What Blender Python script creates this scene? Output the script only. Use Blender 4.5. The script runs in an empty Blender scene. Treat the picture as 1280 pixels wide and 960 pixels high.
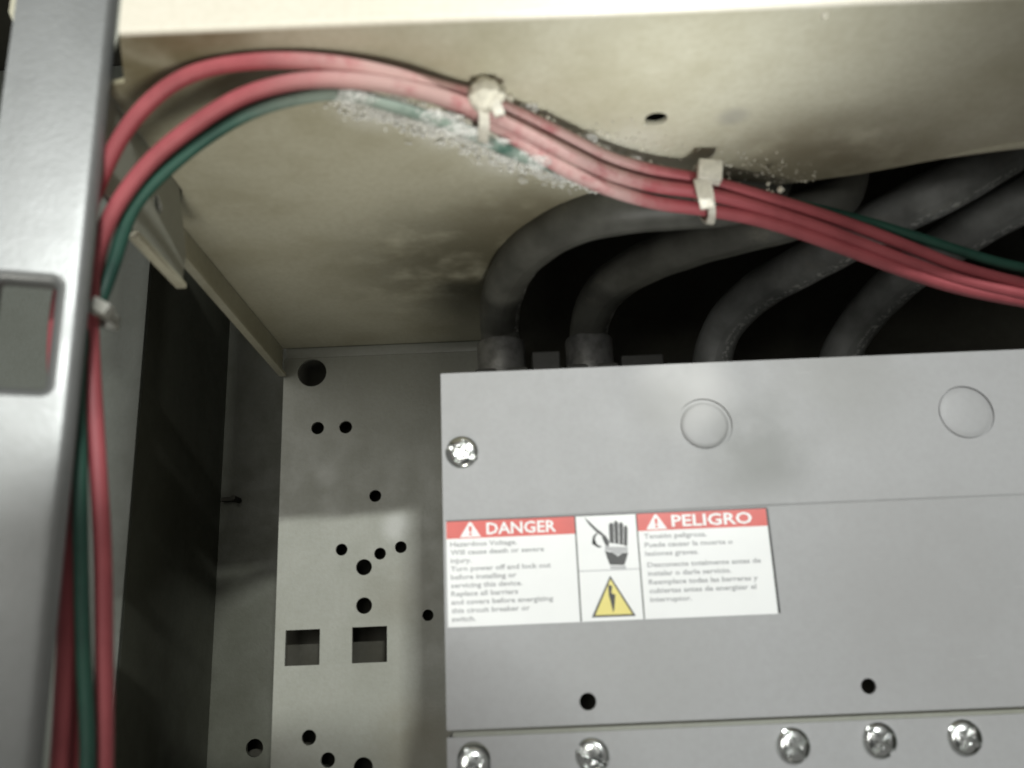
import bpy, bmesh, math, random
from mathutils import Vector, Matrix
from mathutils.geometry import delaunay_2d_cdt

random.seed(7)
S = 0.001                       # everything below is written in millimetres
scene = bpy.context.scene
C = scene.collection

# ------------------------------------------------------------------ camera
PITCH, ROLL = math.radians(16.2), math.radians(2.4)
fwd = Vector((0, math.cos(PITCH), math.sin(PITCH)))
up0 = Vector((0, -math.sin(PITCH), math.cos(PITCH)))
r0 = Vector((1, 0, 0))
right = math.cos(ROLL) * r0 - math.sin(ROLL) * up0
up = math.sin(ROLL) * r0 + math.cos(ROLL) * up0
cam = bpy.data.cameras.new('camera')
cam.sensor_width = 36.0
cam.lens = 36.0 * 1100 / 1280
cam.clip_start, cam.clip_end = 0.005, 20
cam.dof.use_dof = True
cam.dof.focus_distance = 0.600
cam.dof.aperture_fstop = 12.2
cam_o = bpy.data.objects.new('camera', cam)
m3 = Matrix((right, up, -fwd)).transposed()
cam_o.matrix_world = m3.to_4x4()
C.objects.link(cam_o)
scene.camera = cam_o

# ------------------------------------------------------------------ light: room ambient + fluorescent tube + added fill lamps
world = bpy.data.worlds.new('World'); scene.world = world; world.use_nodes = True
bgn = world.node_tree.nodes['Background']
bgn.inputs[0].default_value = (1.0, 0.99, 0.94, 1); bgn.inputs[1].default_value = 0.17

def lamp(name, kind, loc, target, energy, color, **kw):
    l = bpy.data.lights.new(name, kind); l.energy = energy; l.color = color
    for k, v in kw.items(): setattr(l, k, v)
    o = bpy.data.objects.new(name, l); C.objects.link(o)
    o.location = loc
    o.rotation_euler = (Vector(target) - Vector(loc)).to_track_quat('-Z', 'Y').to_euler()
    return o
lamp('fluorescent_tube', 'AREA', (0.50, -2.0, 0.857), (0.0, 0.33, 0.05), 44, (0.97, 1.0, 0.98), shape='RECTANGLE', size=0.24, size_y=0.04)
lamp('front_fill', 'AREA', (-0.35, -2.1, 0.25), (-0.02, 0.33, 0.08), 24, (1.0, 0.99, 0.94), shape='RECTANGLE', size=1.6, size_y=1.1)  # added broad fill from the front, no actual lamp
lamp('top_panel_fill', 'SPOT', (0.02, -0.13, -0.52), (-0.03, 0.212, 0.155), 17, (1.0, 0.97, 0.88), spot_size=math.radians(25), spot_blend=1.0, shadow_soft_size=0.12)  # added soft spot that fills the top panel from below
lamp('patch_spot', 'SPOT', (0.10, -0.14, -0.50), (0.052, 0.211, 0.155), 26, (0.93, 0.97, 1.0), spot_size=math.radians(10), spot_blend=1.0, shadow_soft_size=0.04)  # added spot that makes the bright patch on the top panel

vs = scene.view_settings
scene.display_settings.display_device = 'sRGB'
vs.view_transform = 'Standard'; vs.look = 'None'; vs.exposure = 0.0; vs.gamma = 1.0; vs.use_curve_mapping = False

# ------------------------------------------------------------------ materials
def new_mat(name):
    m = bpy.data.materials.new(name); m.use_nodes = True
    nt = m.node_tree; return m, nt, nt.nodes['Principled BSDF']
def N(nt, t, **kw):
    n = nt.nodes.new(t)
    for k, v in kw.items():
        if hasattr(n, k): setattr(n, k, v)
        else: n.inputs[k.replace('_', ' ')].default_value = v
    return n
def noise(nt, pos, scale, detail=4.0, rough=0.6):
    n = nt.nodes.new('ShaderNodeTexNoise'); n.inputs['Scale'].default_value = scale
    n.inputs['Detail'].default_value = detail; n.inputs['Roughness'].default_value = rough
    nt.links.new(pos, n.inputs['Vector']); return n.outputs['Fac']
def ramp(nt, fac, a, b, ca=0.0, cb=1.0):
    n = nt.nodes.new('ShaderNodeMapRange'); n.interpolation_type = 'SMOOTHSTEP'
    for i, v in zip((1, 2, 3, 4), (a, b, ca, cb)): n.inputs[i].default_value = v
    nt.links.new(fac, n.inputs[0]); return n.outputs[0]
def mixc(nt, fac, a, b):
    n = nt.nodes.new('ShaderNodeMix'); n.data_type = 'RGBA'
    for s, v in ((0, fac), (6, a), (7, b)):
        if hasattr(v, 'is_linked') or hasattr(v, 'links'): nt.links.new(v, n.inputs[s])
        else: n.inputs[s].default_value = v if s == 0 else (*v, 1)
    return n.outputs[2]
def mul(nt, a, b):
    n = nt.nodes.new('ShaderNodeMath'); n.operation = 'MULTIPLY'
    for i, v in enumerate((a, b)):
        if hasattr(v, 'links'): nt.links.new(v, n.inputs[i])
        else: n.inputs[i].default_value = v
    return n.outputs[0]
def blob(nt, pos, c, r0_, r1_):
    """soft round mask of a tint at a place, in metres"""
    d = nt.nodes.new('ShaderNodeVectorMath'); d.operation = 'DISTANCE'
    nt.links.new(pos, d.inputs[0]); d.inputs[1].default_value = [v * S for v in c]
    return ramp(nt, d.outputs['Value'], r0_ * S, r1_ * S, 1.0, 0.0)
def bump(nt, b, h, strength, dist):
    n = nt.nodes.new('ShaderNodeBump'); n.inputs['Strength'].default_value = strength; n.inputs['Distance'].default_value = dist
    nt.links.new(h, n.inputs['Height']); nt.links.new(n.outputs[0], b.inputs['Normal'])

def paint(name, base, dirt, rough=0.45, peel=0.25, spots=(), metallic=0.0, amount=0.55, scuff=None, rv=0.08):
    m, nt, b = new_mat(name)
    pos = nt.nodes.new('ShaderNodeNewGeometry').outputs['Position']
    big = ramp(nt, noise(nt, pos, 22, 5), 0.42, 0.72)
    fine = ramp(nt, noise(nt, pos, 420, 3), 0.30, 0.75)
    col = mixc(nt, mul(nt, big, amount), base, dirt)
    col = mixc(nt, mul(nt, fine, 0.30), col, dirt)
    for c, ra, rb, amt, tint in spots:
        ms = mul(nt, blob(nt, pos, c, ra, rb), ramp(nt, noise(nt, pos, 48, 3, 0.55), 0.10, 0.58))
        col = mixc(nt, mul(nt, ms, amt), col, tint)
    if scuff:
        tc = nt.nodes.new('ShaderNodeMapping'); tc.inputs['Scale'].default_value = (60, 60, 900); tc.inputs['Rotation'].default_value = (0, 0.5, 0)
        nt.links.new(pos, tc.inputs['Vector'])
        sc = ramp(nt, noise(nt, tc.outputs[0], 1.0, 3), 0.66, 0.74)
        col = mixc(nt, mul(nt, sc, 0.25), col, scuff)
    nt.links.new(col, b.inputs['Base Color'])
    nt.links.new(ramp(nt, noise(nt, pos, 60, 4), 0.3, 0.7, rough - rv, rough + rv), b.inputs['Roughness'])
    b.inputs['Metallic'].default_value = metallic
    if peel: bump(nt, b, noise(nt, pos, 700, 2), peel, 0.0004)
    return m

M = {}
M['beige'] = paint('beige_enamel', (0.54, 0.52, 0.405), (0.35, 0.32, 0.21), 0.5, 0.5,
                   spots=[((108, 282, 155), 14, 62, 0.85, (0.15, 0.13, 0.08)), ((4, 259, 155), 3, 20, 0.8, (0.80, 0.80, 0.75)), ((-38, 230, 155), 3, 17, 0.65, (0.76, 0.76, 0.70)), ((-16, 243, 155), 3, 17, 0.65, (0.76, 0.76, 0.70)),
                          ((-92, 198, 155), 12, 48, 0.9, (0.17, 0.145, 0.075)), ((-4, 352, 155), 18, 92, 0.95, (0.115, 0.105, 0.066)), ((12, 306, 155), 6, 40, 0.6, (0.16, 0.14, 0.09)), ((73, 243, 155), 1, 7, 0.8, (0.30, 0.29, 0.25)), ((35, 258, 155), 3, 22, 0.5, (0.74, 0.73, 0.67))])  # dark blob at the front-left corner is shade painted into the enamel
M['lip'] = paint('cream_enamel', (0.72, 0.68, 0.575), (0.60, 0.56, 0.45), 0.4, 0.2, amount=0.3)
M['plate'] = paint('grey_plate_paint', (0.315, 0.32, 0.275), (0.235, 0.235, 0.185), 0.45, 0.2,
                   spots=[((-62, 450, 25), 3, 26, 0.5, (0.20, 0.19, 0.14)), ((-52, 450, -45), 5, 30, 0.6, (0.20, 0.18, 0.12)), ((-62, 450, 58), 2, 11, 0.6, (0.55, 0.55, 0.52)), ((-98, 450, 85), 2, 9, 0.4, (0.5, 0.5, 0.46))], amount=0.35)
M['cover'] = paint('grey_cover_paint', (0.36, 0.362, 0.365), (0.30, 0.30, 0.295), 0.50, 0.10,
                   spots=[((92, 331, 66), 6, 30, 0.85, (0.22, 0.225, 0.215)), ((68, 331, 92), 4, 26, 0.8, (0.55, 0.55, 0.54)), ((130, 331, 98), 5, 45, 0.5, (0.26, 0.26, 0.245)), ((58, 331, 84), 3, 18, 0.5, (0.27, 0.27, 0.26)), ((150, 330, 10), 10, 70, 0.45, (0.29, 0.285, 0.28)), ((40, 330, -10), 5, 50, 0.35, (0.31, 0.31, 0.30))], amount=0.14, scuff=(0.44, 0.44, 0.43), rv=0.02)
M['post'] = paint('satin_grey_paint', (0.175, 0.180, 0.177), (0.14, 0.145, 0.138), 0.36, 0.08, amount=0.15, metallic=0.35, rv=0.025)
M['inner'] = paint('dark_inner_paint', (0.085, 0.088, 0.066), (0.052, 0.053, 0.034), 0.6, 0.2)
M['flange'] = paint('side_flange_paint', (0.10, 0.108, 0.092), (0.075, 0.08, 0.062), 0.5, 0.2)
M['black'] = paint('near_black', (0.048, 0.046, 0.034), (0.026, 0.024, 0.016), 0.85, 0.0)  # near-black, standing in for shade on sheets added behind gaps and holes

def plain(name, col, rough=0.5, metallic=0.0, vary=0.12, scale=150, bstr=0.0):
    m, nt, b = new_mat(name)
    pos = nt.nodes.new('ShaderNodeNewGeometry').outputs['Position']
    c2 = tuple(v * (1 - 2.5 * vary) for v in col)
    nt.links.new(mixc(nt, ramp(nt, noise(nt, pos, scale, 5), 0.35, 0.7), col, c2), b.inputs['Base Color'])
    b.inputs['Roughness'].default_value = rough; b.inputs['Metallic'].default_value = metallic
    if bstr: bump(nt, b, noise(nt, pos, 500, 3), bstr, 0.0003)
    return m
M['zinc'] = plain('zinc_plated_steel', (0.80, 0.82, 0.80), 0.20, 1.0, 0.08, 120, 0.0)
M['nylon_grey'] = plain('grimy_nylon', (0.26, 0.26, 0.23), 0.5, 0.0, 0.10, 300)
M['lug'] = plain('dull_aluminium', (0.30, 0.30, 0.29), 0.45, 0.6, 0.15, 200)
M['nylon'] = plain('natural_nylon', (0.62, 0.59, 0.50), 0.45, 0.0, 0.10, 300)
M['white'] = plain('label_white', (0.86, 0.87, 0.86), 0.30, 0.0, 0.01, 60)
M['red_ink'] = plain('label_red_ink', (0.68, 0.105, 0.085), 0.32, 0.0, 0.05, 60)
M['ink'] = plain('label_black_ink', (0.035, 0.036, 0.034), 0.35, 0.0, 0.1, 60)
M['grey_ink'] = plain('label_grey_ink', (0.45, 0.455, 0.46), 0.35, 0.0, 0.05, 60)
M['print'] = plain('label_small_print_ink', (0.38, 0.385, 0.39), 0.35, 0.0, 0.05, 60)
M['yellow'] = plain('label_yellow_ink', (0.80, 0.70, 0.22), 0.32, 0.0, 0.03, 60)
M['plastic'] = plain('black_terminal_plastic', (0.085, 0.085, 0.078), 0.55, 0.0, 0.1, 80)

def wire_mat(name, col, dark, d0, d1, dusty=0.62, film=(0.58, 0.46, 0.42)):
    m, nt, b = new_mat(name)
    uv = nt.nodes.new('ShaderNodeUVMap').outputs[0]
    geo = nt.nodes.new('ShaderNodeNewGeometry'); pos = geo.outputs['Position']
    sx = nt.nodes.new('ShaderNodeSeparateXYZ'); nt.links.new(pos, sx.inputs[0])
    c = mixc(nt, ramp(nt, noise(nt, pos, 60, 4), 0.35, 0.7), col, dark)
    msk = mul(nt, ramp(nt, sx.outputs[0], d0[0] * S, d0[1] * S), ramp(nt, sx.outputs[0], d1[0] * S, d1[1] * S, 1.0, 0.0))
    msk = mul(nt, msk, ramp(nt, noise(nt, pos, 70, 4, 0.7), 0.25, 0.55))
    c = mixc(nt, mul(nt, msk, dusty), c, film)
    nt.links.new(c, b.inputs['Base Color'])
    nt.links.new(ramp(nt, msk, 0, 1, 0.58, 0.85), b.inputs['Roughness'])
    bump(nt, b, noise(nt, pos, 300, 3), 0.15, 0.0004)
    return m
M['red'] = wire_mat('red_wire_insulation', (0.37, 0.082, 0.094), (0.29, 0.060, 0.070), (-70, -30), (35, 60))
M['green'] = wire_mat('green_wire_insulation', (0.018, 0.080, 0.055), (0.010, 0.050, 0.036), (-80, -45), (20, 40), 0.6, (0.40, 0.46, 0.40))

def cable_mat(name, ca, cb, v0):
    m, nt, b = new_mat(name)
    uv = nt.nodes.new('ShaderNodeUVMap').outputs[0]
    pos = nt.nodes.new('ShaderNodeNewGeometry').outputs['Position']
    sp = nt.nodes.new('ShaderNodeSeparateXYZ'); nt.links.new(uv, sp.inputs[0])
    c = mixc(nt, ramp(nt, noise(nt, pos, 60, 5), 0.3, 0.7), ca, cb)
    # printed pale marks along the jacket, doubling as a painted rim highlight
    mp = nt.nodes.new('ShaderNodeMapping'); mp.inputs['Scale'].default_value = (420, 30, 1); nt.links.new(uv, mp.inputs[0])
    marks = ramp(nt, noise(nt, mp.outputs[0], 1.0, 2), 0.52, 0.60)
    band = mul(nt, ramp(nt, sp.outputs[1], v0, v0 + 0.04), ramp(nt, sp.outputs[1], v0 + 0.07, v0 + 0.11, 1, 0))
    c = mixc(nt, mul(nt, mul(nt, marks, band), 0.8), c, (0.50, 0.50, 0.47))
    dust = ramp(nt, noise(nt, pos, 35, 6, 0.75), 0.56, 0.75)
    c = mixc(nt, mul(nt, dust, 0.5), c, (0.26, 0.24, 0.19))
    nt.links.new(c, b.inputs['Base Color']); b.inputs['Roughness'].default_value = 0.5
    bump(nt, b, noise(nt, pos, 400, 3), 0.2, 0.0004)
    return m
M['cable'] = cable_mat('charcoal_cable_jacket', (0.115, 0.115, 0.10), (0.065, 0.065, 0.055), 0.12)
M['cable_pale'] = cable_mat('brightened_cable_jacket', (0.235, 0.24, 0.23), (0.14, 0.143, 0.135), 0.03)  # right pair's jacket paled to make up for missing light

def dust_mat():
    m, nt, b = new_mat('pale_dust')
    b.inputs['Base Color'].default_value = (0.86, 0.86, 0.82, 1); b.inputs['Roughness'].default_value = 0.95
    tr = nt.nodes.new('ShaderNodeBsdfTransparent'); mx = nt.nodes.new('ShaderNodeMixShader')
    pos = nt.nodes.new('ShaderNodeNewGeometry').outputs['Position']
    nt.links.new(ramp(nt, noise(nt, pos, 900, 3), 0.32, 0.72, 0.06, 0.55), mx.inputs[0])
    nt.links.new(tr.outputs[0], mx.inputs[1]); nt.links.new(b.outputs[0], mx.inputs[2])
    nt.links.new(mx.outputs[0], nt.nodes['Material Output'].inputs[0])
    return m
M['dust'] = dust_mat()
M['crust'] = plain('white_chalky_crust', (0.84, 0.84, 0.79), 0.95, 0.0, 0.06, 400)
M['crumb'] = plain('dry_paint_crumb', (0.60, 0.57, 0.47), 0.9, 0.0, 0.12, 400)

# ------------------------------------------------------------------ object helpers
def root_loc(o):
    l = Vector((0, 0, 0))
    while o is not None:
        l += o.location; o = o.parent
    return l
def tag(o, label, cat, group=None):
    o['label'] = label
    if cat: o['category'] = cat
    if group: o['group'] = group
    return o
def thing(name, loc, label, cat, group=None):
    o = bpy.data.objects.new(name, None); o.empty_display_size = 0.01
    o.location = Vector(loc) * S; C.objects.link(o)
    return tag(o, label, cat, group)
def build(name, verts, faces, mat, parent=None, smooth=False, uvs=None):
    """verts in mm, world space; the mesh is stored relative to its parent (or its own base centre)"""
    vs_ = [Vector(v) for v in verts]
    if parent is None:
        base = Vector(((min(v.x for v in vs_) + max(v.x for v in vs_)) / 2, (min(v.y for v in vs_) + max(v.y for v in vs_)) / 2, min(v.z for v in vs_)))
    else:
        base = root_loc(parent) / S
    me = bpy.data.meshes.new(name)
    me.from_pydata([(v - base) * S for v in vs_], [], faces)
    bm = bmesh.new(); bm.from_mesh(me); bmesh.ops.recalc_face_normals(bm, faces=bm.faces); bm.to_mesh(me); bm.free()
    if uvs:
        l = me.uv_layers.new(name='UVMap')
        for p in me.polygons:
            for li in p.loop_indices: l.data[li].uv = uvs[me.loops[li].vertex_index]
    if smooth:
        for p in me.polygons: p.use_smooth = True
        if smooth is not True: me.set_sharp_from_angle(angle=math.radians(smooth))
    me.materials.append(M[mat])
    o = bpy.data.objects.new(name, me)
    if parent is None: o.location = base * S
    else: o.parent = parent
    C.objects.link(o)
    return o
def inside(p, poly):
    x, y = p; c = False; j = len(poly) - 1
    for i in range(len(poly)):
        if (poly[i][1] > y) != (poly[j][1] > y) and x < (poly[j][0] - poly[i][0]) * (y - poly[i][1]) / (poly[j][1] - poly[i][1]) + poly[i][0]: c = not c
        j = i
    return c
def circle(cx, cy, r, n=20):
    return [(cx + r * math.cos(2 * math.pi * i / n), cy + r * math.sin(2 * math.pi * i / n)) for i in range(n)]
def rrect(x0, x1, y0, y1, r, n=5):
    out = []
    for cx, cy, a in ((x1 - r, y1 - r, 0), (x0 + r, y1 - r, 90), (x0 + r, y0 + r, 180), (x1 - r, y0 + r, 270)):
        for k in range(n + 1):
            t = math.radians(a + 90 * k / n); out.append((cx + r * math.cos(t), cy + r * math.sin(t)))
    return out
def sheet(outer, holes, fmap, thick, lines=()):
    """flat sheet with real holes; fmap(u, v, d) places it in space, d is the depth below the face"""
    pts, edges = [], []
    for loop in [outer] + list(holes):
        b = len(pts); pts += loop; n = len(loop)
        edges += [(b + i, b + (i + 1) % n) for i in range(n)]
    for l in lines:
        b = len(pts); pts += list(l); edges += [(b + i, b + i + 1) for i in range(len(l) - 1)]
    v2, e2, f2, *_ = delaunay_2d_cdt([Vector(p) for p in pts], edges, [], 0, 1e-5)
    keep = []
    for f in f2:
        c = (sum(v2[i].x for i in f) / len(f), sum(v2[i].y for i in f) / len(f))
        if inside(c, outer) and not any(inside(c, h) for h in holes): keep.append(tuple(f))
    n = len(v2)
    verts = [fmap(v.x, v.y, 0) for v in v2] + [fmap(v.x, v.y, thick) for v in v2]
    faces = keep + [tuple(n + i for i in reversed(f)) for f in keep]
    cnt = {}
    for f in keep:
        for i in range(len(f)):
            a, b = f[i], f[(i + 1) % len(f)]; cnt.setdefault((min(a, b), max(a, b)), []).append((a, b))
    for k, l in cnt.items():
        if len(l) == 1: a, b = l[0]; faces.append((b, a, n + a, n + b))
    return verts, faces
def box(x0, x1, y0, y1, z0, z1, b=0.0):
    if b <= 0:
        v = [(x, y, z) for z in (z0, z1) for y in (y0, y1) for x in (x0, x1)]
        return v, [(0, 2, 3, 1), (4, 5, 7, 6), (0, 1, 5, 4), (2, 6, 7, 3), (0, 4, 6, 2), (1, 3, 7, 5)]
    bm = bmesh.new(); bmesh.ops.create_cube(bm, size=1)
    for v in bm.verts: v.co = ((x0 + x1) / 2 + v.co.x * (x1 - x0), (y0 + y1) / 2 + v.co.y * (y1 - y0), (z0 + z1) / 2 + v.co.z * (z1 - z0))
    bmesh.ops.bevel(bm, geom=bm.edges[:], offset=b, segments=2, affect='EDGES', profile=0.5)
    bm.verts.index_update()
    r = [v.co.copy() for v in bm.verts], [tuple(v.index for v in f.verts) for f in bm.faces]; bm.free(); return r
def join(*parts):
    V, F = [], []
    for v, f in parts:
        b = len(V); V += list(v); F += [tuple(i + b for i in q) for q in f]
    return V, F
def spline(pts, step=3.0):
    P = [Vector(p) for p in pts]; P = [2 * P[0] - P[1]] + P + [2 * P[-1] - P[-2]]
    out = []
    for i in range(1, len(P) - 2):
        p0, p1, p2, p3 = P[i - 1:i + 3]
        n = max(2, int((p2 - p1).length / step))
        for k in range(n):
            t = k / n
            out.append(0.5 * (2 * p1 + (p2 - p0) * t + (2 * p0 - 5 * p1 + 4 * p2 - p3) * t * t + (3 * p1 - p0 - 3 * p2 + p3) * t ** 3))
    out.append(P[-2])
    for _ in range(3):                      # relax small kinks
        out = [out[0]] + [(out[i - 1] + 2 * out[i] + out[i + 1]) / 4 for i in range(1, len(out) - 1)] + [out[-1]]
    return out
def tube(path, r, n=14, ref=Vector((0, 0, 1)), wob=0.0):
    V, F, U = [], [], []; L = 0
    t0 = (path[1] - path[0]).normalized()
    nrm = t0.orthogonal().normalized()
    nrm = (Vector((0, -1, 0.2)) - t0 * Vector((0, -1, 0.2)).dot(t0)).normalized()
    for i, p in enumerate(path):
        t = (path[min(i + 1, len(path) - 1)] - path[max(i - 1, 0)]).normalized()
        nrm = (nrm - t * nrm.dot(t)).normalized(); bn = t.cross(nrm)
        if i: L += (p - path[i - 1]).length
        rr = r * (1 + wob * math.sin(L * 0.21 + i * 0.05) * math.sin(L * 0.083))
        for k in range(n + 1):
            a = 2 * math.pi * k / n
            V.append(p + (nrm * math.cos(a) + bn * math.sin(a)) * rr); U.append((L * S, k / n))
    m = n + 1
    for i in range(len(path) - 1):
        for k in range(n): F.append((i * m + k, i * m + k + 1, (i + 1) * m + k + 1, (i + 1) * m + k))
    F.append(tuple(range(n - 1, -1, -1))); b = (len(path) - 1) * m; F.append(tuple(b + k for k in range(n)))
    return V, F, U
def lathe(profile, center, axis='y', n=32):
    """profile of (radius, depth) pairs turned about the y axis through center"""
    V, F = [], []
    for r, d in profile:
        for k in range(n):
            a = 2 * math.pi * k / n
            V.append((center[0] + r * math.cos(a), center[1] + d, center[2] + r * math.sin(a)))
    for i in range(len(profile) - 1):
        for k in range(n): F.append((i * n + k, i * n + (k + 1) % n, (i + 1) * n + (k + 1) % n, (i + 1) * n + k))
    F.append(tuple(range(n)))
    return V, F

# ------------------------------------------------------------------ the cabinet
H = 155.0
cab = thing('electrical_cabinet', (40, 500, -350), 'open grey and beige steel electrical cabinet holding the breaker cover and cables', 'cabinet')

# inside top panel with a cable opening added to blacken the gap and a half-moon knockout
opening = [(-9, 440), (-9, 398), (-2, 362), (7, 333), (22, 309), (44, 296), (70, 292), (98, 289), (128, 283), (152, 275), (178, 268), (262, 262), (262, 440)]
moon = [(48.6 + 3.6 * math.cos(t), 242.5 + 3.4 * math.sin(t)) for t in [math.pi * 2 * k / 20 for k in range(20)]]
outer = [(-98.5, 194), (300, 194)] + [(300, 262)] + opening[::-1][1:-1] + [(-9, 447), (-122, 447), (-122, 299), (-112, 274), (-112, 214.5), (-105.5, 213)]
v, f = sheet(outer, [moon], lambda u, w, d: (u, w, H + d), 1.5, lines=[[(x, 195), (x + 3, 255)] for x in range(-90, 290, 30)])
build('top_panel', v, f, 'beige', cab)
# rolled lip along the added opening, right end
path = spline([(128, 284, H + 4), (150, 277, H + 2.2), (178, 269, H + 0.8), (220, 264.5, H), (262, 262, H)], 4)
build('rolled_edge', *tube([p + Vector((0, -2.0, -1.4 + 1.4)) for p in path], 2.2, 10)[:2], 'beige', cab, smooth=True)
# front lip: rounded fold up from the top panel
prof = [(194.0, 155.0), (193.3, 155.05), (192.75, 155.4), (192.5, 156.0), (192.4, 156.8), (192.4, 300)]
xs = [-98, -97, 300]
V = [(x, y, z) for x in (-98, 300) for y, z in prof] + [(x, y + (1.5 if z > 158 else 0.8), z + 1.4) for x in (-98, 300) for y, z in prof]
n = len(prof); F = []
for i in range(n - 1):
    F.append((i, i + 1, n + i + 1, n + i)); F.append((2 * n + i, 3 * n + i, 3 * n + i + 1, 2 * n + i + 1))
    F.append((i, 2 * n + i, 2 * n + i + 1, i + 1)); F.append((n + i, n + i + 1, 3 * n + i + 1, 3 * n + i))
build('front_lip', V, F, 'lip', cab, smooth=40)
# torn bracket left of the lip
v, f = sheet([(-108.5, 163), (-107, 170), (-103.8, 165), (-105.5, 172), (-104.0, 184), (-112, 184), (-112, 166)], [], lambda u, w, d: (u, 210.5 + d + (u + 108) * 0.2, w), 1.2)
build('bracket', v, f, 'plate', cab)
# down-turned flange of the left edge, with its fold
def fl(u, w, d):
    return (-122 - (1.4 - d) if w < 152 else -122 - (1.4 - d) + 0.0, u, w)
v, f = sheet([(299, 154.8), (447, 154.8), (447, 141), (300, 143.5)], [], lambda u, w, d: (-123.4 + d, u, w), 1.4)
build('edge_flange', v, f, 'beige', cab)
v, f = sheet([(299, 141.8), (447, 139.4), (447, 141), (299, 143.5)], [], lambda u, w, d: (-123.4 + d * 2.6, u, w), 1.4)
build('hemmed_edge', v, f, 'beige', cab)
# corner tab hanging from the front left corner, with a screw hole
v, f = sheet([(213, 154.8), (272, 154.8), (279, 133), (276, 121), (239, 121.6), (213, 124)], [circle(254.5, 139, 3.2, 14)], lambda u, w, d: (-113.6 + d + (155 - w) * 0.05, u, w), 1.5)
build('corner_tab', v, f, 'plate', cab)
v, f = sheet([(238, 119.6), (277, 119.2), (277, 121), (238, 121.5)], [], lambda u, w, d: (-112.6 + d * 2.2, u, w), 1.5)
build('tab_hem', v, f, 'beige', cab)

# mounting plate behind, bent into the top panel, with punched holes
PH = [(-106.8, 141.7, 7.7), (-103.2, 111.1, 3.4), (-88.4, 110.9, 3.4), (-72.7, 73.9, 3.1), (-89.7, 47.3, 3.0), (-70.2, 44.5, 3.0), (-59.7, 47.3, 3.0), (-78.3, 38.1, 4.0), (-78.1, 19.3, 4.0), (-46.4, 13.4, 2.8), (-104.1, -40.9, 3.5), (-94.8, -51.2, 3.4), (-78.0, -55.2, 4.6)]
holes = [circle(x, z, r, 24) for x, z, r in PH]
holes += [[(-116.8, -7.9), (-99.8, -7.9), (-99.8, 9.0), (-116.8, 9.0)], [(-83.9, -7.9), (-66.7, -7.9), (-66.7, 9.1), (-83.9, 9.1)]]
v, f = sheet([(-122, -300), (2, -300), (2, 150), (-122, 150)], holes, lambda u, w, d: (u, 450 + d, w), 2.0)
build('mounting_plate', v, f, 'plate', cab)
pr = [(450, 150.1), (449.6, 152.2), (448.6, 153.8), (447, 154.7)]
V = [(x, y, z) for x in (-120.6, -10) for y, z in pr] + [(x, y + 1.6, z + 1.6) for x in (-120.6, -10) for y, z in pr]
n = len(pr); F = []
for i in range(n - 1):
    F += [(i, i + 1, n + i + 1, n + i), (2 * n + i, 3 * n + i, 3 * n + i + 1, 2 * n + i + 1), (i, 2 * n + i, 2 * n + i + 1, i + 1), (n + i, n + i + 1, 3 * n + i + 1, 3 * n + i)]
build('folded_corner', V, F, 'plate', cab, smooth=40)

build('hole_backdrop', *box(-126, 1, 470, 472, -300, 290), 'black', cab)  # added dark sheet, puts shade behind the plate's holes
# outer shell
v, f = sheet([(-178, -350), (330, -350), (330, 300), (-178, 300)], [circle(-150.2, -51.5, 4.8, 20)], lambda u, w, d: (u, 520 + d, w), 3.0)
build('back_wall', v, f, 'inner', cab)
build('hole_dark_box', *box(-178, -120, 540, 543, -90, -20), 'black', cab)  # added dark box that keeps the back wall's hole black
build('hole_dark_box', *join(box(-178, -176.5, 523.5, 539.5, -90, -20), box(-122, -120.5, 523.5, 539.5, -90, -20), box(-176, -122.5, 523.5, 539.5, -21.5, -20), box(-176, -122.5, 523.5, 539.5, -90, -88.5)), 'black', cab)
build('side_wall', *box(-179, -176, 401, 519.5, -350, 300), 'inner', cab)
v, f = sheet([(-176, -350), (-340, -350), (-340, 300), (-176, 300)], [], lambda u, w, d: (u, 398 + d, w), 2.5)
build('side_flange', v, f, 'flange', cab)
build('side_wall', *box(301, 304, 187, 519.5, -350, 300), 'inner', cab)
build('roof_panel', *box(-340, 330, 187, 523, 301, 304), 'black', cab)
build('bottom_panel', *box(-340, 330, 195, 523, -354, -351), 'inner', cab)
build('dark_liner', *box(-20, 299, 456, 458, 100, 300), 'black', cab)  # added dark sheets, shade for the gap behind the cables
build('dark_liner', *box(-22, -20, 400, 456, 160, 300), 'black', cab)
build('stud', *lathe([(0.01, -4), (1.4, -4), (1.6, -3.4), (1.6, 8)], (-165, 512, 86), n=14), 'black', cab, smooth=40)
build('stud_bar', *box(-174, -164, 514, 517, 85, 87.4, 0.5), 'black', cab)

# ------------------------------------------------------------------ front frame post with slot
yaw = math.radians(19)
def post_map(u, w, d):
    """u runs across the post from its left edge, the right edge is rolled back"""
    W, R = 25.2, 3.2
    if u <= W - R: a, b = u, d
    else:
        t = (u - (W - R)) / R; t = min(t, 1.6)
        a, b = (W - R) + (R - d) * math.sin(t), R - (R - d) * math.cos(t)
    x0, y0 = -131.0, 200.0
    return (x0 + a * math.cos(yaw) - b * math.sin(yaw), y0 + a * math.sin(yaw) + b * math.cos(yaw) - 0.0, w)
post = thing('frame_post', (-118, 206, -120), 'upright satin grey steel frame post with a rectangular slot, nearest the left edge', 'post')
lines = [[(25.2 - 3.2 + 3.2 * k, -119), (25.2 - 3.2 + 3.2 * k, 259)] for k in (0, 0.25, 0.5, 0.75, 1.0, 1.25, 1.5)]
s0, s1, q0, q1 = 4.6, 17.4, 64.0, 91.5
big = rrect(s0 - 2.6, s1 + 2.6, q0 - 2.6, q1 + 2.6, 3.5, 6)
v, f = sheet([(0, -120), (27.1, -120), (27.1, 260), (0, 260)], [big], post_map, 1.6, lines)
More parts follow.
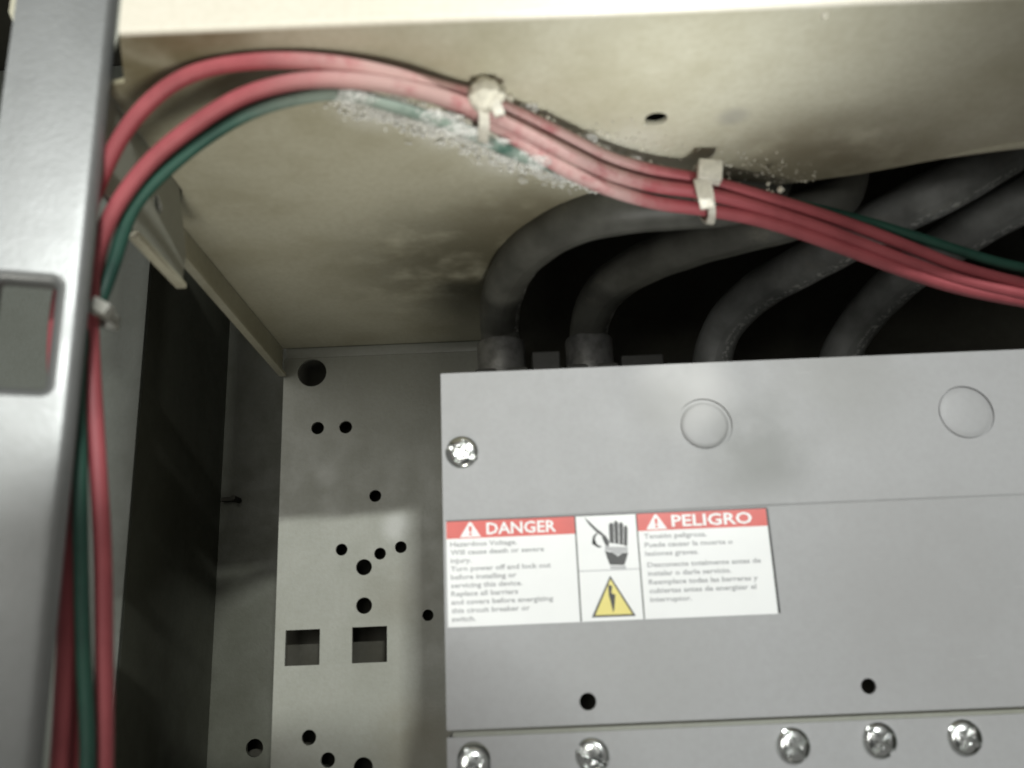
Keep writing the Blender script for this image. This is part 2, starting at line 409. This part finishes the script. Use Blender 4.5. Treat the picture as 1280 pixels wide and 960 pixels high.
build('post_face', v, f, 'post', post, smooth=35)
V, F = [], []
rings = [(2.6, 0.0), (1.9, 0.15), (1.1, 0.6), (0.5, 1.3), (0.1, 2.2), (0.0, 3.4), (0.0, 5.0)]
for off, d in rings:
    for (a, w) in rrect(s0 - off, s1 + off, q0 - off, q1 + off, 0.9 + off, 6): V.append(post_map(a, w, d))
n = len(V) // len(rings)
for i in range(len(rings) - 1):
    for k in range(n): F.append((i * n + k, i * n + (k + 1) % n, (i + 1) * n + (k + 1) % n, (i + 1) * n + k))
build('slot_rim', V, F, 'post', post, smooth=True)
v, f = sheet([(-147, 260), (-139.4, 260), (-139.4, 185), (-142.5, 178), (-147, 188)], [], lambda u, w, d: (u, 222 + d, w), 2.0)
tag(build('edge_strip', v, f, 'beige'), 'narrow cream metal strip with a tapered end behind the frame post, top left corner', 'metal strip')

# ------------------------------------------------------------------ breaker covers, screws, knockouts
def cov(u, w, d):
    crease = 0.24 if 95 < u < 285 and abs(w - 44.4) < 0.05 else 0.0
    return (u, 330 + d + crease + max(0.0, w - 44.0) * 0.040, w)
cover = thing('breaker_cover', (80, 345, -30), 'upper grey sheet metal breaker cover carrying the red and white danger label', 'cover')
KO = [(73.7, 76.6, 10.6), (174.8, 77.3, 10.6)]
v, f = sheet([(-28, -29.6), (290, -29.6), (290, 102), (-28, 102)], [circle(x, z, r, 40) for x, z, r in KO] + [circle(22.1, -22, 3.0), circle(121.5, -20.8, 2.7)], cov, 1.4, lines=[[(-27.9, 44), (289.9, 44)], [(96, 44.4), (130, 44.4), (170, 44.4), (210, 44.4), (284, 44.4)], [(94, 45.0), (289.9, 45.0)]])
build('cover_panel', v, f, 'cover', cover)
build('cover_side', *box(-28, -26.6, 334.2, 372, -29.4, 101.6), 'cover', cover)
build('cover_top', *box(-26.4, 290, 334.6, 372, 100.2, 101.7), 'cover', cover)
build('added_dark_sheet', *box(-26.4, 290, 348, 350, -200, 99.5), 'black', cover)
for i, (x, z, r) in enumerate(KO):
    y = cov(x, z, 0)[1]
    p = [(0.01, -0.25), (7.6, -0.25), (8.6, -0.10), (9.1 if i == 0 else 10.0, 0.25), (9.2 if i == 0 else 10.15, 0.9), (10.9, 0.9), (10.9, 1.3)]
    V, F = lathe(p, (x, y, z), n=48)
    V = [(a, b + (c - z) * 0.04, c) for a, b, c in V]
    build('knockout', V, F, 'cover', cover, smooth=35)

def screw_mesh():
    """pan head with crossed recess, axis along -y, radius 6.2 mm"""
    R, nr, na = 6.2, 34, 112
    def hgt(x, z):
        r = math.hypot(x, z)
        h = 2.6 * math.sqrt(max(0.0, 1 - (r / R) ** 2.6)) ** 0.9
        def groove(a, b, w, l): return max(0.0, min(1.0, (w - abs(a)) / 0.35)) * max(0.0, min(1.0, (l - abs(b)) / 0.7))
        g = max(groove(x, z, 1.05, 4.4), groove(z, x, 1.05, 6.8))
        bowl = max(0.0, 1 - r / 2.4) * 0.5
        return h - max(g, bowl) * min(1.7, h * 0.75)
    V = [(0, -hgt(0, 0), 0)]; F = []
    for i in range(1, nr + 1):
        r = R * (i / nr) ** 0.85
        for k in range(na):
            a = 2 * math.pi * k / na; x, z = r * math.cos(a), r * math.sin(a)
            V.append((x, -hgt(x, z), z))
    for k in range(na): V.append((R * 0.99 * math.cos(2 * math.pi * k / na), 1.0, R * 0.99 * math.sin(2 * math.pi * k / na)))
    for k in range(na): F.append((0, 1 + k, 1 + (k + 1) % na))
    for i in range(nr):
        for k in range(na): F.append((1 + i * na + k, 1 + i * na + (k + 1) % na, 1 + (i + 1) * na + (k + 1) % na, 1 + (i + 1) * na + k))
    me = bpy.data.meshes.new('screw'); me.from_pydata([Vector(v) * S for v in V], [], F)
    bm = bmesh.new(); bm.from_mesh(me); bmesh.ops.recalc_face_normals(bm, faces=bm.faces); bm.to_mesh(me); bm.free()
    for p in me.polygons: p.use_smooth = True
    me.set_sharp_from_angle(angle=math.radians(38)); me.materials.append(M['zinc'])
    return me
SCREW = screw_mesh()
def screw(parent, x, y, z, ang, tilt=(0, 0), r=1.0):
    o = bpy.data.objects.new('screw', SCREW); C.objects.link(o); o.parent = parent
    o.location = Vector((x, y, z)) * S - root_loc(parent)
    o.rotation_euler = (math.radians(tilt[0]), math.radians(ang), math.radians(tilt[1])); o.scale = (r, r, r)
    return o
screw(cover, -20.3, 331.1, 69.7, 25, (4, -3), 1.05)

lower = thing('breaker_cover', (80, 345, -130), 'lower grey cover strip under the groove, held by a row of five screws', 'cover')
slot = rrect(-24.6, -13.0, -49, -33.6, 5.7, 6)
v, f = sheet([(-28, -130), (290, -130), (290, -32.0), (-28, -32.0)], [slot], lambda u, w, d: (u, 330.3 + d, w), 1.4)
build('cover_panel', v, f, 'cover', lower)
build('cover_side', *box(-28, -26.6, 332, 372, -129, -32.4), 'cover', lower)
build('backing_strip', *box(-26.2, 289, 333.2, 334.6, -60, -29.8 + 3), 'plate', lower)
for x, z, a, t in ((-18.8, -41.0, 60, (-5, 4)), (22.4, -39.8, 33, (5, -6)), (92.6, -39.2, 62, (-3, 3)), (122.7, -38.8, 48, (4, 5)), (152.2, -38.9, 35, (-4, -3))):
    screw(lower, x, 330.4 if x > 0 else 332.4, z, a, t)

# ------------------------------------------------------------------ warning label
lab = build('warning_label', *box(-26.8, 93.4, 329.80, 329.98, 5.1, 43.6), 'white', cover)
lab['label'] = 'white bilingual danger sticker with red headers, hand and yellow triangle pictograms'
YL = 329.80
def flat(name, poly, mat, lift=0.05, parent=None):
    V = [(x, YL - lift, z) for x, z in poly] + [(x, YL - 0.01, z) for x, z in poly]; n = len(poly)
    return V, [tuple(range(n))] + [(i, (i + 1) % n, n + (i + 1) % n, n + i) for i in range(n)]
def put(name, polys, mat, lift=0.05):
    return build(name, *join(*[flat(name, p, mat, lift) for p in polys]), mat, lab)
def rc(x0, x1, z0, z1): return [(x0, z0), (x1, z0), (x1, z1), (x0, z1)]
put('header_band', [rc(-26.7, 21.1, 36.9, 43.4)], 'red_ink')
put('header_band', [rc(44.5, 93.0, 36.9, 43.4)], 'red_ink')
put('border_line', [rc(-26.8, 93.4, 43.3, 43.75)], 'ink', 0.10)
put('border_line', [rc(-26.8, 93.4, 4.9, 5.25)], 'grey_ink', 0.10)
put('border_line', [rc(92.7, 93.6, 5.3, 43.2)], 'ink', 0.10)
put('border_line', [rc(21.1, 21.65, 5.3, 43.2)], 'ink', 0.10)
put('border_line', [rc(44.0, 44.5, 5.3, 43.2)], 'ink', 0.10)
put('border_line', [rc(21.7, 43.9, 23.0, 23.35)], 'grey_ink', 0.10)

def text_mesh(s, x, z, width=None, height=3.0, bold=False, lift=0.12):
    cu = bpy.data.curves.new('print', 'FONT'); cu.body = s; cu.size = 1.0
    if bold: cu.offset = 0.022
    cu.resolution_u = 2
    o = bpy.data.objects.new('print', cu); C.objects.link(o)
    dg = bpy.context.evaluated_depsgraph_get(); me = bpy.data.meshes.new_from_object(o.evaluated_get(dg))
    V = [v.co.copy() for v in me.vertices]; F = [tuple(p.vertices) for p in me.polygons]
    bpy.data.objects.remove(o); bpy.data.meshes.remove(me); bpy.data.curves.remove(cu)
    x0 = min(v.x for v in V); x1 = max(v.x for v in V)
    sy = height / 0.70; sx = (width / (x1 - x0)) if width else sy * 1.27
    return [(x + (v.x - x0) * sx, YL - lift, z + v.y * sy) for v in V], F
build('danger_word', *text_mesh('DANGER', -11.8, 38.1, 26.0, 4.2, True), 'white', lab)
build('danger_word', *text_mesh('PELIGRO', 57.2, 38.1, 30.0, 4.2, True), 'white', lab)
def alert(x, z):
    t = flat('t', [(x - 3.9, z), (x + 3.9, z), (x + 0.6, z + 5.2), (x, z + 5.6), (x - 0.6, z + 5.2)], 'white', 0.10)
    build('alert_triangle', *t, 'white', lab)
    e = join(flat('e', [(x - 0.45, z + 1.9), (x + 0.45, z + 1.9), (x + 0.6, z + 3.9), (x - 0.6, z + 3.9)], 'r', 0.15), flat('e', circle(x, z + 1.05, 0.5, 10), 'r', 0.15))
    build('exclamation_mark', *e, 'red_ink', lab)
alert(-17.8, 37.3); alert(51.5, 37.3)
def block(lines, x, z, dz, full):
    parts = []
    for i, (s, w) in enumerate(lines):
        if s: parts.append(text_mesh(s, x, z - i * dz, None, 1.75, True))
    build('small_print', *join(*parts), 'print', lab)
block([('Hazardous Voltage.', .60), ('Will cause death or severe', .83), ('injury.', .18), ('Turn power off and lock out', .78), ('before installing or', .70), ('servicing this device.', .76), ('Replace all barriers', .60), ('and covers before energizing', .82), ('this circuit breaker or', .86), ('switch.', .24)], -25.4, 34.0, 2.98, 46.0)
block([('Tensi\u00f3n peligrosa.', .60), ('Puede causar la muerte o', .82), ('lesiones graves.', .48)], 46.5, 34.0, 3.15, 46.0)
block([('Desconecte totalmente antes de', .90), ('instalar o darle servicio.', .64), ('Reemplace todas las barreras y', .86), ('cubiertas antes de energizar el', .85), ('interruptor.', .28)], 46.9, 23.6, 3.1, 46.0)
# hand and arc pictogram
put('hand_pictogram', [[(33.8, 39.6), (34.7, 40.6), (35.6, 39.8), (35.3, 32.7), (33.7, 33.1)], [(35.75, 40.5), (36.5, 41.2), (37.4, 40.3), (37.0, 32.4), (35.6, 32.7)],
                       [(37.6, 39.9), (38.4, 40.6), (39.2, 39.6), (38.6, 32.1), (37.3, 32.3)], [(39.35, 38.7), (40.1, 39.3), (40.7, 38.2), (40.1, 31.5), (38.8, 31.9)],
                       [(31.7, 30.3), (33.1, 29.7), (34.5, 29.5), (36.4, 28.0), (38.1, 29.2), (40.2, 29.2), (39.5, 27.1), (38.5, 24.7), (33.2, 25.0), (32.4, 27.4)],
                       [(31.2, 36.7), (32.4, 35.6), (33.6, 33.6), (33.2, 31.6), (31.9, 32.6), (31.0, 35.0)]], 'ink')
put('palm_patch', [[(32.0, 32.6), (33.2, 31.6), (40.2, 31.3), (40.1, 29.4), (38.1, 29.4), (36.4, 28.2), (34.5, 29.7), (31.7, 30.5)]], 'grey_ink', 0.04)
put('hand_cuff', [[(33.3, 24.6), (39.0, 24.4), (39.1, 23.4), (33.3, 23.5)]], 'grey_ink')
put('arc_line', [[(24.8, 43.0), (26.9, 40.9), (29.4, 38.3), (31.4, 36.6), (31.0, 35.6), (28.8, 37.4), (26.3, 40.3)]], 'ink')
put('arc_line', [[(28.6, 36.6), (29.6, 37.0), (29.4, 36.4), (28.6, 35.6), (28.3, 34.4), (28.7, 33.0), (29.6, 32.2), (30.6, 32.0), (30.2, 31.4), (28.9, 31.6), (27.7, 32.6), (27.3, 34.2), (27.6, 35.6)]], 'ink')
put('arc_dot', [circle(27.9, 33.3, 0.8, 12)], 'ink')
# yellow shock triangle
put('hazard_triangle', [[(33.0, 21.2), (25.3, 6.6), (41.3, 6.5)]], 'ink', 0.04)
put('hazard_triangle', [[(33.0, 19.9), (26.6, 7.3), (40.1, 7.2)]], 'yellow', 0.08)
put('shock_bolt', [[(32.0, 18.0), (33.5, 17.4), (33.0, 14.9), (34.4, 14.3), (33.7, 9.4), (33.2, 8.0), (32.4, 12.5), (32.0, 14.2)]], 'ink', 0.12)

# ------------------------------------------------------------------ heavy cables and lugs
CABLES = [
    ([(-4.4, 392, 118.5), (-4.4, 390, 133), (-4.7, 386, 141.5), (-2.6, 364, 147.3), (5.5, 334, 151.2), (20.9, 308, 151.3), (38.0, 294, 150.1), (58.0, 290, 149.4), (78.7, 291, 150.5), (95.7, 297, 157), (104, 305, 172), (106, 312, 200), (106, 315, 240)], 'leftmost heavy charcoal cable curving right from its lug'),
    ([(36.9, 398, 121), (37, 396, 135.2), (37.9, 388, 142.3), (43.5, 370, 149.6), (57.4, 352, 153.2), (74.6, 332, 152.4), (93.5, 316, 150.9), (113, 307, 152), (126.6, 306, 157), (134, 310, 172), (136, 316, 200), (136, 320, 240)], 'second heavy charcoal cable from the left, between the leftmost one and the wide pair'),
    ([(94.4, 402.0, 116.6), (96.5, 399.0, 127.6), (101.2, 391.0, 138.6), (112.6, 374.0, 147.0), (127.4, 350.0, 149.5), (143.0, 326.0, 151.8), (158.3, 311.0, 156.1), (169.7, 304.0, 159.3), (186.2, 306.0, 168.6), (207.7, 312.0, 181.8)], 'third heavy charcoal cable, its rounded bend ending just under the top panel'),
    ([(153.9, 402.0, 114.0), (156.0, 399.0, 123.0), (161.5, 391.0, 133.1), (169.4, 371.0, 142.8), (180.1, 345.0, 149.3), (190.7, 324.0, 153.2), (206.8, 313.0, 159.0), (227.8, 313.0, 169.3), (248.1, 316.0, 179.8)], 'rightmost heavy charcoal cable running off the right edge with pale print'),
]
for n_, (pts, lb) in enumerate(CABLES):
    V, F, U = tube(spline(pts, 3.0), 9.2, 24, wob=0.02)
    tag(build('power_cable', V, F, 'cable' if n_ < 2 else 'cable_pale', None, True, U), lb, 'cable', 'heavy cables behind the cover')
for (x, y, z), lb in (((-4.4, 389.5, 136), 'dull metal cable lug gripping the leftmost heavy cable'), ((37.1, 395, 138), 'dull metal cable lug gripping the second heavy cable')):
    t = thing('cable_lug', (x, y, 103), lb, 'lug', 'lugs behind the cover top edge')
    V, F = [], []
    prof = [(9.5, -6), (9.6, -3.4), (10.1, -2.8), (10.8, -3.0), (11.2, -4), (11.2, -20), (9.5, -20)]
    for r, d in prof:
        for k in range(32):
            a = 2 * math.pi * k / 32; V.append((x + r * math.cos(a), y + r * math.sin(a), z + d))
    for i in range(len(prof) - 1):
        for k in range(32): F.append((i * 32 + k, i * 32 + (k + 1) % 32, (i + 1) * 32 + (k + 1) % 32, (i + 1) * 32 + k))
    build('collar', V, F, 'lug', t, smooth=40)
    build('lug_body', *box(x - 12, x + 12, y - 11, y + 22, 104, z - 18, 1.0), 'plastic', t)
tag(build('terminal_block', *join(box(9.8, 22.8, 388, 440, 104, 128, 0.8), box(52, 72, 396, 440, 104, 127, 0.8), box(9.8, 72, 420, 444, 104, 122, 0.8)), 'plastic'), 'dark plastic terminal block with upright barriers between the cable lugs', 'terminal block')

# ------------------------------------------------------------------ control wires
RED_A = [(-109.5,222,-60),(-109.8,222,-24.6),(-111.6,222,11.9),(-112.8,222,27.6),(-115.3,222,43.9),(-118.7,222,61),(-121.6,222,81),(-120.8,221,99),(-117,220,113.9),(-111.0,216.0,127.0),(-103.1,211.0,138.2),(-92.5,207.0,147.1),(-80.8,204.0,151.2),(-67.2,202.0,151.9),(-52.2,202.0,151.4),(-39.6,204,150.5),(-27.2,208,149.6),(-16.8,215,150.2),(-5.8,222,151.2),(3.4,228,150.1),(17.9,238,148.1),(33.9,252,147.4),(50.8,262,147.4),(67.4,266,145.6),(91.0,275.0,142.7),(119.5,287.0,138.9),(145.1,296.0,132.6),(167.7,303.0,125.8),(193.6,309.0,120.4),(219.1,313.0,115.8),(244.3,316.0,111.3)]
RED_B = [(-99.3,226,-60),(-101.1,226,-25.4),(-103.7,226,4),(-106.2,226,27.7),(-109.5,225,52.7),(-112.3,224,74.4),(-113.5,223,87.8),(-113.9,222,101.5),(-111.4,220.0,111.0),(-104.9,216.0,120.3),(-95.4,212.0,129.6),(-83.5,208.0,136.6),(-69.9,205.0,143.2),(-55.7,204.0,146.5),(-41.8,204,146.4),(-27.2,208,146.2),(-14.6,215,146.6),(-5.9,221,146.4),(3.2,227,145),(17.5,237,142.3),(33.4,251,141.6),(50.2,261,141.5),(66.7,265,140.6),(90.5,275.0,138.2),(118.7,287.0,133.3),(144.1,296.0,126.6),(166.7,303.0,120.7),(192.7,309.0,116.0),(218.1,313.0,111.6),(243.3,316.0,107.4)]
RED_C = [(-108,228,-60),(-109.2,228,-25.2),(-112.5,228,12.1),(-114.3,228,36.4),(-115.6,228,53.3),(-116.6,228,75.3),(-117.5,228,91.5),(-115.5,227,103),(-113.7,225.0,113.3),(-107.0,221.0,122.3),(-97.2,217.0,131.6),(-85.0,213.0,138.9),(-71.1,210.0,145.6),(-56.6,209.0,148.8),(-42.8,209.0,150.4),(-27.8,213.0,150.2),(-14.9,219.6,149),(-6,225.6,147.5),(3.1,230.6,143.6),(17.6,241,138.6),(33.5,254,137.6),(50.4,264,137),(67.3,269,136.5),(90.6,277.0,134.6),(118.9,289.0,129.6),(144.4,298.0,123.1),(167.2,305.0,118.1),(193.4,311.0,114.2),(219.0,315.0,110.1),(244.4,318.0,106.2)]
GREEN = [(-101.5,221,-60),(-103.1,222,-24.9),(-106.5,221,4.2),(-108.8,220,27.4),(-111.3,219.5,51.9),(-113.3,219.5,69.2),(-114.3,222,82.9),(-112.4,226,96),(-109.2,225,106.6),(-104.5,221.0,118.0),(-97.3,217.5,125.2),(-83.0,213.0,134.8),(-68.7,210.0,141.5),(-56.0,209.5,145.0),(-42.8,209.5,146.2),(-31.9,210,142.6),(-23.7,215,142.6),(-15.2,221,142.6),(-8.5,225,141.6),(3,233,139.5),(17.8,246,141),(34,259,143),(51.3,269,144.4),(68.8,273,145.4),(93.7,283.0,146.9),(109.2,288.0,145.3),(124.7,292.0,142.8),(139.9,295.0,139.1),(161.7,300.0,133.4),(180.5,304.0,128.3),(196.5,307.0,125.3),(222.7,312.0,121.4),(244.4,314.0,117.3)]
for pts, mat, lb in ((RED_A, 'red', 'red wire with the highest arc, passing behind the post slot'), (RED_B, 'red', 'red wire in front of the lower arc, rightmost wire at bottom left'),
                     (RED_C, 'red', 'red wire tucked behind the lower arc, lowest strand of the bundle'), (GREEN, 'green', 'single dark green wire following the red bundle')):
    V, F, U = tube(spline(pts, 2.5), 2.25 if mat == 'red' else 1.9, 14, wob=0.012)
    tag(build('red_wire' if mat == 'red' else 'green_wire', V, F, mat, None, True, U), lb, 'wire', 'control wires in the bundle')

# ------------------------------------------------------------------ cable ties
def strap(center, axis, ex, ez, w=2.4, th=1.0, n=28):
    """flat band round the bundle: an oval loop about axis; ex, ez are the half axes as vectors"""
    c, ax = Vector(center), Vector(axis).normalized(); ex, ez = Vector(ex), Vector(ez); V, F = [], []
    for k in range(n):
        a = 2 * math.pi * k / n; d = ex * math.cos(a) + ez * math.sin(a); u_ = d.normalized()
        for rr, s in ((0, -1), (th, -1), (th, 1), (0, 1)): V.append(c + d + u_ * rr + ax * (s * w / 2))
    for k in range(n):
        for j in range(4): F.append((k * 4 + j, k * 4 + (j + 1) % 4, ((k + 1) % n) * 4 + (j + 1) % 4, ((k + 1) % n) * 4 + j))
    return V, F
def obox(center, ax, ay, az, hx, hy, hz, b=0.35):
    v, f = box(-hx, hx, -hy, hy, -hz, hz, b); c = Vector(center); ax, ay, az = [Vector(a).normalized() for a in (ax, ay, az)]
    return [c + ax * p[0] + ay * p[1] + az * p[2] for p in v], f
X_, Y_, Z_ = (1, 0, 0), (0, 1, 0), (0, 0, 1)
t = thing('cable_tie', (66, 266, 130), 'pale nylon cable tie with square head and tail crossing the red bundle mid-span', 'cable tie')
build('strap', *strap((67, 267.5, 141), (1, .1, -.25), (0.2, 7.6, 0), (-1.4, 0, 9.0)), 'nylon', t, smooth=30)
build('tie_head', *obox((67.6, 258.6, 144.6), (1, 0, -.15), Y_, (.15, 0, 1), 3.9, 2.2, 3.6), 'nylon', t, smooth=30)
build('tail', *obox((64.8, 258.2, 136.6), (1, 0, .12), Y_, (.12, 0, -1), 2.2, 0.6, 5.4, 0.25), 'nylon', t, smooth=30)
t = thing('cable_tie', (-6, 226, 139), 'bulky dusty cable tie and mount fixing the bundle to the top panel', 'cable tie')
build('mount', *join(obox((-3.6, 233, 153.6), X_, Y_, Z_, 7.5, 7.5, 1.2), obox((-3.6, 228.5, 150.6), X_, Y_, Z_, 4.6, 2.2, 2.4)), 'crumb', t, smooth=30)
build('strap', *strap((-6, 223.5, 146.7), (1, .5, -.1), (-1, 7.0, 0), (-.6, 0, 7.2), 3.2), 'nylon', t, smooth=30)
bm = bmesh.new(); bmesh.ops.create_icosphere(bm, subdivisions=3, radius=1.0)
from mathutils import noise as mnoise
for v_ in bm.verts:
    k = 1 + 0.35 * mnoise.noise(v_.co * 2.3) + 0.18 * mnoise.noise(v_.co * 6)
    v_.co = Vector((-3.8 + v_.co.x * 5.2 * k, 216.6 + v_.co.y * 2.8 * k, 148.6 + v_.co.z * 5.4 * k))
bm.verts.index_update(); lump = [v_.co.copy() for v_ in bm.verts], [tuple(q.index for q in f_.verts) for f_ in bm.faces]; bm.free()
build('tie_head', *lump, 'crumb', t, smooth=True)
build('tail', *obox((-1.2, 215.6, 144.2), (1, 0, .2), Y_, (-.3, 0, 1), 1.6, 0.6, 3.4, 0.25), 'nylon', t, smooth=30)
t = thing('cable_tie', (-112, 220, 86), 'small grey cable tie gripping the vertical wires beside the frame post slot', 'cable tie')
build('strap', *strap((-113.6, 223.6, 90.2), (0.1, 0, 1), (6.2, 0, -2.2), (0, 7.2, 0), 3.2, 0.9), 'nylon_grey', t, smooth=30)
build('tie_head', *obox((-107.8, 217.2, 89.0), (1, 0, -.6), Y_, (.6, 0, 1), 2.6, 1.8, 1.7), 'nylon_grey', t, smooth=30)

# ------------------------------------------------------------------ dust fluff and dry crumbs round the bundle
V, F = [], []
def flake(c, r, tilt=1.0):
    b = len(V); k = random.randint(4, 6)
    ax = Vector((random.gauss(0, 1), random.gauss(0, 1), random.gauss(0, 1) + 2 / tilt)).normalized(); u_ = ax.orthogonal().normalized(); w_ = ax.cross(u_)
    st = random.uniform(0.4, 1.0)
    for i in range(k):
        a = 2 * math.pi * i / k; rr = r * random.uniform(0.55, 1.2)
        V.append(Vector(c) + u_ * math.cos(a) * rr + w_ * math.sin(a) * rr * st)
    F.append(tuple(range(b, b + k)))
def hair(c, d, w):
    b = len(V); d = Vector(d); s = d.cross(Vector((0, 1, 0.3))).normalized() * w; c = Vector(c)
    V.extend([c - s, c + s, c + d * 0.5 + s * 0.8, c + d + s * 0.2, c + d * 0.5 - s * 0.8]); F.append((b, b + 1, b + 2, b + 3, b + 4))
wire_pts = spline(GREEN, 2.0)
zone = [p for p in wire_pts if -48 < p.x < 24]
for i in range(240):
    p = random.choice(zone); dense = math.exp(-((p.x + 2) / 16) ** 2) + 0.35
    if random.random() > dense: continue
    q = p * (155 / p.z) + Vector((random.gauss(0, 3), random.uniform(-1, 9), 0)); q.z = 154.4 - abs(random.gauss(0, 1.6))
    flake(q, random.uniform(0.8, 2.6), 0.7)
for i in range(160):
    p = random.choice(zone)
    hair(p + Vector((random.gauss(0, 3), random.uniform(0, 5), random.gauss(0, 2.0))), (random.gauss(0.5, 1.0), random.gauss(0, 1.0), random.uniform(-2.4, -0.4)), random.uniform(0.15, 0.35))
from mathutils import noise as mn
for i in range(70):
    p = random.choice([q for q in zone if q.x > -44 + 14 * (i % 2)]) if i < 58 else random.choice([q for q in spline(RED_A, 2.0) if 8 < q.x < 48])
    c_ = p * (153 / p.z) + Vector((random.gauss(0, 2), random.uniform(-4, 6), 0)) if i < 58 else p + Vector((0, random.uniform(0, 5), random.uniform(2.5, 4.5)))
    if i < 58 and i % 3 == 0: c_ = p + Vector((0, random.uniform(-3.5, -1), random.uniform(-2.5, 1)))
    c_.z = min(c_.z, 153.6); rr = random.uniform(0.9, 2.7)
    bm = bmesh.new(); bmesh.ops.create_icosphere(bm, subdivisions=2, radius=1.0)
    b = len(V)
    for w_ in bm.verts:
        k = 1 + 0.6 * mn.noise(w_.co * 1.9 + Vector((i * 3.1, 0, 0)))
        V.append(c_ + Vector((w_.co.x * rr * 1.6 * k, w_.co.y * rr * k, w_.co.z * rr * 0.7 * k)))
    bm.verts.index_update(); F.extend(tuple(b + q.index for q in f_.verts) for f_ in bm.faces); bm.free()
o = build('dust_fluff', V, F, 'dust'); tag(o, 'pale dusty fluff clinging under the wire bundle near the bulky tie', 'dust'); o['kind'] = 'stuff'
V, F = [], []
def crumb(c, r):
    b = len(V)
    for i in range(6):
        d = [(1, 0, 0), (-1, 0, 0), (0, 1, 0), (0, -1, 0), (0, 0, 1), (0, 0, -1)][i]
        V.append(Vector(c) + Vector(d) * r * random.uniform(0.5, 1.3))
    for q in ((0, 2, 4), (2, 1, 4), (1, 3, 4), (3, 0, 4), (2, 0, 5), (1, 2, 5), (3, 1, 5), (0, 3, 5)): F.append(tuple(b + k for k in q))
wz = [q for q in spline(GREEN, 2.0) if -50 < q.x < 40]
clumps = [(random.choice(wz), random.uniform(2, 6)) for _ in range(26)]
for c_, sp_ in clumps:                      # granular crust on the panel, both sides of the wires
    side = random.choice((-1, 1, 1))
    for i in range(random.randint(14, 40)):
        q = c_ * (155 / c_.z) + Vector((random.gauss(0, sp_), (random.uniform(-17, -11) if side < 0 and c_.x > 5 else random.uniform(0, 8)) + random.gauss(0, 1.5), 0))
        q.y = max(q.y, 197.5); q.z = 154.9 - abs(random.gauss(0, 1.0))
        crumb(q, random.uniform(0.25, 0.95))
o = build('chalky_crust', V, F, 'crust'); tag(o, 'white chalky crust speckled on the panel beside the wires near the bulky tie', 'debris'); o['kind'] = 'stuff'
V, F = [], []
for i in range(220):                        # on the panel between the bundle and the half-moon hole
    x = random.uniform(8, 112); y = 236 + (x - 8) * 0.42 + random.gauss(6, 5)
    crumb((x, min(y, 286), 154.7), random.uniform(0.25, 0.95) * (1.4 if random.random() < 0.1 else 0.8))
for i in range(60):
    p = random.choice([q for q in spline(RED_A, 2.0) if 10 < q.x < 100])
    crumb(p + Vector((0, random.uniform(-2, 2), 2.6)), random.uniform(0.25, 0.8))
crumb((92.5, 266.5, 141.4), 1.7); crumb((86.3, 196.5, 155.0), 1.6); crumb((88, 264, 142.5), 0.9)
o = build('paint_crumbs', V, F, 'crumb'); tag(o, 'dry pale crumbs stuck along the top panel above the red bundle', 'debris'); o['kind'] = 'stuff'

# ------------------------------------------------------------------ the photographer, behind the camera; the head shades the lower left
M['jacket'] = plain('dark_jacket', (0.045, 0.047, 0.055), 0.9)
secs = [(-560, 20, -430, 170, 110), (-380, 20, -425, 185, 115), (-220, 22, -410, 205, 112), (-120, 24, -395, 212, 100), (-70, 26, -380, 190, 85), (-35, 28, -360, 120, 72), (-14, 44, -345, 66, 62),
        (15, 52, -330, 56, 60), (45, 58, -318, 60, 74), (80, 57, -310, 80, 90), (120, 57, -308, 88, 97), (160, 57, -310, 89, 98), (195, 57, -314, 79, 88), (217, 57, -317, 60, 68), (231, 57, -319, 35, 40), (237, 57, -320, 7, 8)]
V, F = [], []
for z, cx, cy, rx, ry in secs:
    for k in range(28):
        a = 2 * math.pi * k / 28; V.append((cx + rx * math.cos(a), cy + ry * math.sin(a), z))
for i in range(len(secs) - 1):
    for k in range(28): F.append((i * 28 + k, i * 28 + (k + 1) % 28, (i + 1) * 28 + (k + 1) % 28, (i + 1) * 28 + k))
F.append(tuple(range(28))); F.append(tuple((len(secs) - 1) * 28 + k for k in range(28)))
tag(build('person', V, F, 'jacket', None, True), 'person in dark clothes leaning in behind the camera, shading the lower left', 'person')
